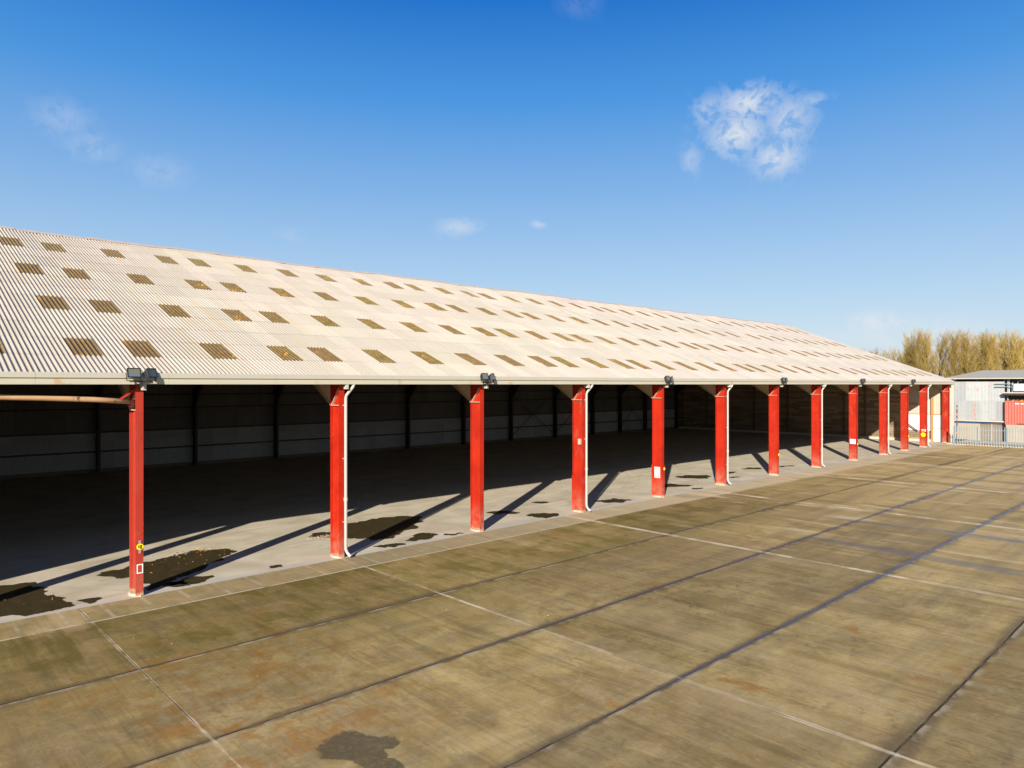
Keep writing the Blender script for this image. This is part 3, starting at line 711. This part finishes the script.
# ------------------------------------------------------------------ floodlights
def twin_flood():
    t = empty('twin_floodlight')
    br = MB(); br.box(-.04, .04, -.03, .03, -.02, .17); br.box(-.34, .34, -.035, .0, .12, .15); br.box(-.015, .02, .02, .25, .02, .05)
    br.build('bracket', M['black'], t)
    for x, rz_, tilt in ((-.24, R(4), R(-14)), (.24, R(34), R(-14))):
        h = MB()
        # tapered housing: wide front, narrow finned back
        f, b2 = [(-.19, -.14), (.19, -.14), (.19, .14), (-.19, .14)], [(-.11, -.07), (.11, -.07), (.11, .08), (-.11, .08)]
        h.v = [(a, -.09, c) for a, c in f] + [(a, -.02, c) for a, c in f] + [(a, .11, c) for a, c in b2]
        h.f = [(0, 3, 2, 1), (8, 9, 10, 11)] + [(r * 4 + i, r * 4 + (i + 1) % 4, r * 4 + 4 + (i + 1) % 4, r * 4 + 4 + i) for r in (0, 1) for i in range(4)]
        for k in range(5): h.box(-.09 + k * .045 - .006, -.09 + k * .045 + .006, .04, .14, -.07, .08)
        for z in (-.15, .14): h.box(-.20, .20, -.105, -.075, z, z + .014)
        for z in (-.20, .186): h.box(z, z + .014, -.105, -.075, -.136, .139)
        for z in (-.215, .201): h.box(z, z + .012, -.02, .02, -.22, .03)
        h.box(-.2145, .2125, -.02, .02, -.235, -.221)
        ho = h.build('lamp_head', M['black'], t); ho.location = (x, -.03, .39); ho.rotation_euler = (tilt, 0, rz_)
        l = MB(); l.box(-.168, .168, -.099, -.0905, -.12, -.02); l.build('lens', M['lens'], ho)
        l = MB(); l.box(-.168, .168, -.098, -.0905, -.018, .12); l.build('reflector', M['reflector'], ho)
    return t
fl = None
NUM = ['first', 'second', 'third', 'fourth', 'fifth', 'sixth']
WH = ['above the nearest red column', 'above the third red column from the left', 'above the column with the red stencil', 'above the seventh red column from the left',
      'above the column with the white notice', 'nearest the far end of the shed']
for i, u in enumerate((6.84, 21.45, 35.95, 50.9, 66.1, 79.5)):
    o = twin_flood() if fl is None else copy_tree(fl)
    fl = fl or o; o.location = (u - .08, 24.33, 6.80)
    tag(o, 'pair of black floodlights on the gutter ' + WH[i], 'floodlight', 'floodlight pairs along the gutter')

# ------------------------------------------------------------------ marks on the columns
def disc_marker(u, v, z, r, axis, label, dark=True, th=.012):
    t = MB()
    sgn = -th
    t.disc((u, v, z), r, axis, 22, sgn); o = t.build('yellow_marker', M['yellow'], None, loc=(u, v, z))
    if dark:
        k = MB()
        if axis == 1: k.box(.005, .05, sgn - .006, sgn - .001, -.07, .06); k.box(-.05, -.02, sgn - .006, sgn - .001, -.03, .05)
        k.build('dark_symbol', M['black'], o)
        k = MB(); k.box(-.04, .03, -.03, -.002, r + .01, r + .1); k.box(-.04, .03, -.03, -.002, -r - .1, -r - .01); k.build('clip', M['galv'], o)
    return tag(o, label, 'marker')
disc_marker(6.85, 24.798, 1.60, .105, 1, 'round yellow marker with dark symbol on the nearest red column')
disc_marker(36.03, 24.763, 1.72, .09, 1, 'small yellow disc on the column with the white and red stencil', False)
disc_marker(50.95, 24.798, 1.55, .10, 1, 'small yellow disc on the seventh red column, no other sign there', False)
disc_marker(66.16, 24.798, 1.45, .10, 1, 'small yellow disc beside the white sign on its red column', False)
disc_marker(79.56, 24.798, 1.5, .12, 1, 'small yellow disc on the eleventh red column, near the far end', False)
disc_marker(85.45 - .118, 25.13, 1.35, .24, 0, 'largest yellow disc, below white lettering on the second last column', False, .01)
sq = MB()
a0, a1, b0, b1, t_ = 6.757, 6.943, .74, 1.04, .03
for bx in ((a0, a1, b0, b0 + t_), (a0, a1, b1 - t_, b1), (a0, a0 + t_, b0 + t_, b1 - t_), (a1 - t_, a1, b0 + t_, b1 - t_)): sq.box(bx[0], bx[1], 24.7965, 24.7995, bx[2], bx[3])
tag(sq.build('painted_square', M['wpaint'], None, loc=(6.85, 24.798, .74)), 'white painted square outline low on the nearest red column', 'painted mark')
# stencil on the fifth column: white patch with red strokes
X = 35.95 - .1305
st = MB(); st.box(X - .003, X, 24.92, 25.32, 1.16, 1.92 - .1)
so = st.build('stencil_sign', M['wpaint'], None, loc=(X, 25.12, 1.5)); tag(so, 'worn white patch with red lettering on the fifth red column', 'sign')
st = MB()
def glyph(mb, x, v0, z0, w, h, segs, t=.028):
    """seven-segment-like strokes on a plane facing -x; v decreases to the right"""
    S = {'a': (0, 1, 1, 1), 'g': (0, .5, 1, .5), 'd': (0, 0, 1, 0), 'f': (0, .5, 0, 1), 'e': (0, 0, 0, .5), 'b': (1, .5, 1, 1), 'c': (1, 0, 1, .5)}
    for s_ in segs:
        p0, q0, p1, q1 = S[s_]
        v1, v2 = v0 - p0 * w, v0 - p1 * w; z1, z2 = z0 + q0 * h, z0 + q1 * h
        mb.box(x - .002, x, min(v1, v2) - t / 2, max(v1, v2) + t / 2, min(z1, z2) - t / 2, max(z1, z2) + t / 2)
for r_, chars in enumerate((('afgcd', 'abcdef'), ('abcdef', 'bc'), ('afgcd', 'abgcd'))):
    for c_, sg in enumerate(chars): glyph(st, -.0035 - .0022 * c_, .14 - c_ * .17, .17 - r_ * .22 - .03, .09, .13, sg)
o = st.build('lettering', M['wred'], so)
# small white sign, ninth column
X = 66.1 - .02
st = MB(); st.box(X - .118, X - .098, 24.90, 25.40, 1.47, 1.90)
so = st.build('notice_sign', M['white'], None, loc=(X, 25.13, 1.6)); tag(so, 'small square white notice on a red column near the far end', 'sign')
st = MB(); st.box(-.121, -.119, -.08, .07, .08, .12); st.box(-.121, -.119, -.08, .02, .0, .05); st.build('lettering', M['galv'], so)
# white lettering, twelfth column
st = MB()
for c_, sg in enumerate(('afedgc', 'abcdef', 'abgcd')): glyph(st, 85.45 - .013 - .0022 * c_, 25.32 - c_ * .17, 1.72, .11, .2, sg, .05)
tag(st.build('stencil_lettering', M['wpaint']), 'small white lettering above the large yellow disc, second last column', 'lettering')

# ------------------------------------------------------------------ palisade fence
fe = tag(empty('palisade_fence', (91.6, 16, 0)), 'grey green galvanised palisade fence at the far end of the yard', 'fence')
v = 23.75; k = 0
FO = Vector((91.6, 16, 0))
pal = MB(); pal.v = []; 
def pale_mb():
    p = MB(); p.prism([(-.035, .02), (-.012, .0), (.012, .0), (.035, .02), (.035, .024), (.012, .004), (-.012, .004), (-.035, .024)], 2, .08, 2.05)
    p.v = [(z_ if False else y_, x_, z_) for (x_, y_, z_) in p.v]
    o = len(p.v); p.v += [(.0, -.035, 2.05), (.0, .035, 2.05), (.0, .0, 2.2), (.004, -.035, 2.05), (.004, .035, 2.05), (.004, .0, 2.2)]
    p.f += [(o, o + 1, o + 2), (o + 5, o + 4, o + 3)]
    return p
pp = None
while v > -.3 and k < 98:
    if pp is None: o = pale_mb().build('pale', M['galv'], fe); pp = o
    else: o = pp.copy(); col.objects.link(o); o.parent = fe
    o.location = (-.04, v - FO.y, 0); v -= .25; k += 1
for z in (.35, 1.75):
    r_ = MB(); r_.box(.0, .05, -16.3, 7.9, z, z + .05); r_.build('rail', M['galv'], fe)
for v in (7.85, 5.6, 2.85, .1, -2.65, -5.4, -8.15, -10.9, -13.65): 
    r_ = MB(); r_.box(.052, .15, v - .05, v + .05, 0, 2.1); r_.build('post', M['galv'], fe)
gp = MB(); gp.box(94.6, 94.72, 24.26, 24.38, 0, 4.4); gp2 = MB()
gpo = gp.build('blue_post', M['blue'], None, loc=(94.65, 24.32, 0)); tag(gpo, 'thin blue post with orange bands between the last column and fence', 'post')
for z in (1.0, 2.6, 3.2, 3.9):
    b_ = MB(); b_.box(-.075, .095, -.085, .085, z, z + .28); b_.build('orange_band', M['orange'], gpo)
# weeds at the foot of the fence
rng = random.Random(9); wd = MB()
for i in range(700):
    x, y = rng.uniform(92.08, 92.6), rng.uniform(5, 25.); h = rng.uniform(.08, .3); a = rng.uniform(0, 3.14); dx, dy = math.cos(a) * .04, math.sin(a) * .04
    o = len(wd.v); wd.v += [(x - dx, y - dy, 0), (x + dx, y + dy, 0), (x + rng.uniform(-.1, .1), y + rng.uniform(-.1, .1), h)]; wd.f.append((o, o + 1, o + 2))
tag(wd.build('weeds', M['twig']), 'dry weeds growing along the foot of the palisade fence', 'weeds', kind='stuff')

# ------------------------------------------------------------------ grey clad building beyond the fence
A = 101.
gb = tag(empty('grey_clad_building', (A, 20, 0)), 'grey sheet-clad building with shallow roof beyond the fence', 'building')
GO = Vector((A, 20, 0))
def gpart(mb, name, mat, parent=None):
    o = mb.build(name, mat); o.parent = parent or gb
    o.matrix_parent_inverse = Matrix.Translation(-GO) if not parent else Matrix.Identity(4)
    return o
w = MB()
v = 26.4
rr = random.Random(2)
while v > 20.95:                              # individual lapped sheets in two rows
    v2 = max(v - .78, 20.9)
    d = rr.uniform(0, .02); w.box(A - d, A + .04, v2 + .004, v, 4.86, 7.18); d = rr.uniform(0, .02); w.box(A - d - .02, A + .02, v2 + .004, v, 2.45, 4.9 - .045)
    v = v2
gpart(w, 'cladding', M['grey_clad'])
w = MB(); w.box(A - .35, A + .3, 20.7, 26.6, 2.28, 2.445); gpart(w, 'ledge', M['asb'])
w = MB(); w.box(A - .05, A + .3, 20.7, 26.5, 2.06, 2.277); gpart(w, 'beam', M['blue'])
for a, b_ in ((24.905, 26.5), (23.5, 24.895), (22.2, 22.35), (20.7, 20.85)):
    w = MB(); w.box(A + .05, A + .35, a, b_, 0, 2.057); gpart(w, 'block_wall', M['block'])
for (a, b_) in ((22.36, 23.49), (20.86, 22.19)):
    w = MB(); w.box(A + .12, A + .2, a, b_, 0.02, 2.05); gpart(w, 'door', M['doorw'])
    w = MB(); w.box(A + .09, A + .119, a + .1, b_ - .1, 1.25, 1.3); w.box(A + .09, A + .119, a + .1, b_ - .1, .6, .65); gpart(w, 'door_rail', M['galv'])
w = MB(); w.box(A + .35, A + 17, 26.25, 26.45, 0, 7.4); w.box(A + 16.8, A + 17, 8, 26.2, 0, 7.9); gpart(w, 'side_wall', M['grey_clad'])
w = MB(); w.box(A + 2.3, A + 2.45, 8.0, 20.6, 0, 7.65); w.box(A + .05, A + 2.3, 20.6, 20.7, 0, 7.5); gpart(w, 'front_wall_extension', M['grey_clad'])
for v in (26.35, 23.75, 20.95):
    w = MB(); w.box(A - .06, A + .1, v - .09, v + .09, 7.182, 7.53); gpart(w, 'eaves_post', M['blue'])
w = MB(); w.box(A + .8, A + .9, 8.2, 26.2, 6.8, 7.55); gpart(w, 'dark_gap', M['dark_steel'])  # dark sheet standing in for the shade of the open gap
w = MB()
RU, RZ_ = A + 17.5, 8.75
w.prism([(A - .7, 7.50), (A - .7, 7.62), (RU, RZ_ + .1), (RU, RZ_)], 1, 4., 27.3)
gpart(w, 'roof', M['asb'])
w = MB()
for z in (6.55, 6.9): w.tube([(A - .25, 21.9, z), (A - .25, 20.2, z)], .05, 6)
gpart(w, 'horizontal_pipe', M['galv'])
# annexe block with container and canopy
pl = MB(); pl.bevbox(100.2, 102.9, 8, 20.68, 0, 2.06, .02); tag(pl.build('block_plinth', M['block'], None, loc=(101, 14, 0)), 'low cream block wall carrying the red container', 'wall')
ct = tag(empty('shipping_container', (100.4, 20.8, 2.08)), 'red corrugated shipping container raised on the cream block wall', 'container')
c = MB(); L = 6.06; x = 0.
y = -.12; o = 0; pf = []
while y > -L + .12:
    pf += [(.03, y), (.03, y - .07), (.075, y - .14), (.075, y - .21)]; y -= .28
poly = pf + [(.30, y), (.30, -.12)]
c.prism(poly, 2, .16, 2.66); c.build('side_panel', M['cont'], ct)
c = MB(); c.box(0, .16, -L, 0, 0, .157); c.box(0, .12, -L, 0, 2.663, 2.8); c.box(0, .14, -.115, 0, .158, 2.662); c.box(0, .14, -L, -L + .115, .158, 2.662); c.box(.17, 2.44, -.1, 0, .0, 2.8); c.box(.17, 2.44, -L, -L + .1, 0, 2.8); c.box(.125, 2.44, -L + .1, -.1, 2.76, 2.79); c.box(.17, 2.44, -L + .1, -.1, 0, .1)
c.build('frame', M['cont'], ct)
c = MB(); c.box(-.006, -.001, -1.9, -1.2, .03, .13); c.build('fork_pocket', M['dark_steel'], ct)
c = MB(); 
for k in range(5): c.box(.02, .029, -1.0 - k * .55 - .4, -1.0 - k * .55, 2.42, 2.52)
c.build('faded_lettering', M['wpaint'], ct)
cn = tag(empty('canopy', (100.35, 15, 0)), 'thin tan canopy roof above the red container', 'canopy')
c = MB(); c.box(-.3, 2.4, -6, 5.9, 5.78, 5.92); c.build('roof_sheet', M['cream'], cn)
c = MB(); c.box(-.2, 2.3, -5.9, 5.85, 5.55, 5.775); c.build('dark_beam', M['dark_steel'], cn)
for y in (5.7, 2, -2, -5.8):
    c = MB(); c.box(2.2, 2.34, y - .07, y + .07, 0, 5.545); c.build('canopy_post', M['rust'], cn)
rng = random.Random(3)
NUM9 = [o_ + ' from left' for o_ in 'second third fourth fifth sixth seventh eighth ninth'.split()]
for k in range(9):
    y = 20.5 - k * .42
    t = empty('scaffold_stack', (101.3, y, 4.885)); m1 = MB(); r0 = rng.uniform(.03, .06)
    for j in range(3): m1.tube([(-.7, (j - 1) * r0 * 1.6, r0 + (j % 2) * r0), (.7, (j - 1) * r0 * 1.6 + rng.uniform(-.05, .05), r0 + (j % 2) * r0 + rng.uniform(0, .05))], r0, 6)
    m1.build('tube_bundle', M[('rust', 'tie', 'rust', 'leaf')[k % 4]], t)
    m2 = MB(); m2.box(-.05, .05, -.12, .12, .3, .42 + rng.uniform(0, .14)); m2.build('strap', M['dark_steel'], t)
    tag(t, ('leftmost' if k == 0 else NUM9[k - 1]) + ' tube bundle on top of the red container under the canopy', 'tube bundle', 'tube bundles stored on the container')
tk = tag(empty('white_tank', (100.9, 19.6, 5.925)), 'white box-shaped tank standing on the tan canopy', 'tank')
c = MB(); c.bevbox(0, 1., -1.5, .55, .12, 1.0, .12); c.build('tank_body', M['silver'], tk)
for y in (-1.2, .1):
    c = MB(); c.box(.1, .9, y, y + .2, 0, .119); c.build('tank_foot', M['dark_steel'], tk)
c = MB(); c.tube([(.4, .1, .99), (.4, .1, 1.3), (.4, -.3, 1.38)], .05, 8); c.build('tank_pipe', M['galv'], tk)
for v, hh in ((20.55, 1.6), (20.2, 1.1)):
    c = MB(); c.tube([(101.2, v, 5.922), (101.2, v, 5.92 + hh)], .09, 8)
    o = c.build('vent_pipe', M['galv'], None, loc=(101.2, v, 5.92)); 
    k = MB(); k.tube([(0, 0, hh), (0, 0, hh + .12)], .14, 8); k.build('cowl', M['dark_steel'], o)
    tag(o, ('taller' if hh > 1.3 else 'shorter') + ' grey vent pipe beside the white tank', 'pipe')

# ------------------------------------------------------------------ bare trees
def tree_mesh(seed, H_, spread, nb):
    rg = random.Random(seed)
    tr = MB(); cr = MB()
    lean = Vector((rg.uniform(-.04, .04), rg.uniform(-.04, .04), 0))
    pts = []; n = 9
    for i in range(n):
        h = H_ * .86 * i / (n - 1); pts.append(Vector((lean.x * h + rg.uniform(-.08, .08) * i * .3, lean.y * h + rg.uniform(-.08, .08) * i * .3, h)))
    tr.tube(pts, [.24 * (1 - i / n) + .03 for i in range(n)], 7)
    def tp(h):
        t = min(h / (H_ * .86), .999) * (n - 1); i = int(t); return pts[i].lerp(pts[min(i + 1, n - 1)], t - i)
    for b in range(nb):
        h = H_ * (.08 + .78 * (b + rg.random()) / nb)
        a = rg.uniform(0, 6.283); up = rg.uniform(.8, 2.4); d = Vector((math.cos(a), math.sin(a), up)).normalized()
        L_ = min(spread * rg.uniform(.8, 1.5) * (1.15 - .5 * h / H_), (H_ - h) / max(d.z, .2) * 1.05 + .6)
        p = tp(h); q = [p]; dd = d.copy(); m_ = 5
        for j in range(m_):
            dd = (dd + Vector((rg.uniform(-.16, .16), rg.uniform(-.16, .16), .16))).normalized(); q.append(q[-1] + dd * L_ / m_)
        r0 = .05 * (1.2 - h / H_) + .02
        tr.tube(q, [r0 * (1 - .8 * j / m_) for j in range(m_ + 1)], 4, cap=False)
        for t in range(int(5 + L_ * 4.2)):
            f = rg.uniform(.18, 1.) * m_; i = min(int(f), m_ - 1); s = q[i].lerp(q[i + 1], f - i)
            aa = rg.uniform(0, 6.283); td = (dd * 1. + Vector((math.cos(aa), math.sin(aa), rg.uniform(.1, 1.1))) * .8).normalized()
            tl = rg.uniform(.7, 1.9); s2 = s + td * tl * .5 + Vector((rg.uniform(-.1, .1), rg.uniform(-.1, .1), .05)); s3 = s2 + (td + Vector((0, 0, .35))).normalized() * tl * .5
            cr.tube([s, s2, s3], [.019, .014, .004], 3, cap=False)
            for w_ in range(5):
                ff = rg.random(); ss = s.lerp(s3, .25 + .7 * ff); ab = rg.uniform(0, 6.283)
                td2 = (td + Vector((math.cos(ab), math.sin(ab), rg.uniform(-.1, .9))) * .75).normalized(); e = ss + td2 * rg.uniform(.3, .8)
                wv = td2.orthogonal().normalized() * .014
                o = len(cr.v); cr.v += [tuple(ss - wv), tuple(ss + wv), tuple(e)]; cr.f.append((o, o + 1, o + 2))
    return tr, cr
protos = []
def place_tree(i, u, v, sc, rz_, label, group, cat='tree'):
    if len(protos) < 3:
        tr, cr = tree_mesh(11 + len(protos), 17.5, 4.2, 56)
        t = empty('bare_tree'); tr.build('trunk', M['bark'], t); cr.build('crown', M['twig'], t); protos.append(t); o = t
    else: o = copy_tree(protos[i % 3])
    o.location = (u, v, -.03); o.rotation_euler = (0, 0, rz_); o.scale = (sc, sc, sc)
    tag(o, label, cat, group); return o
rng = random.Random(21)
def cam2w(X, Z):
    return (math.sin(VIEW) * X + math.cos(VIEW) * Z, -math.cos(VIEW) * X + math.sin(VIEW) * Z)
TL = [o_ + ' bare golden tree from the left in the tall row behind the grey building' for o_ in 'second third fourth fifth sixth seventh eighth ninth tenth eleventh twelfth thirteenth fourteenth fifteenth sixteenth seventeenth eighteenth nineteenth twentieth twenty-first twenty-second twenty-third twenty-fourth'.split()]
DL = [o_ + ' distant bare tree from the left, low above the far shed roof' for o_ in 'first second third fourth fifth sixth seventh'.split()]
row = []
n = 24
for i in range(n):
    X = 86.5 + i * 1.6 + rng.uniform(-.3, .3); Z = 150 + rng.uniform(-1.5, 1.5) + (6 if i % 2 else 0)
    row.append((X, Z))
for i, (X, Z) in enumerate(row):
    u, v = cam2w(X, Z)
    hs = rng.uniform(.94, 1.0)
    place_tree(i, u, v, hs, rng.uniform(0, 6.28), ('leftmost bare tree of the tall row, beside the end of the shed roof' if i == 0 else TL[i - 1]), 'tall bare trees behind the grey building')
for i in range(7):
    u, v = cam2w(119 + i * 2.6, 235 + rng.uniform(-3, 3))
    place_tree(i, u, v, 1.0 + rng.uniform(-.04, .03), rng.uniform(0, 6.28), DL[i], 'low distant bare trees beyond the shed')
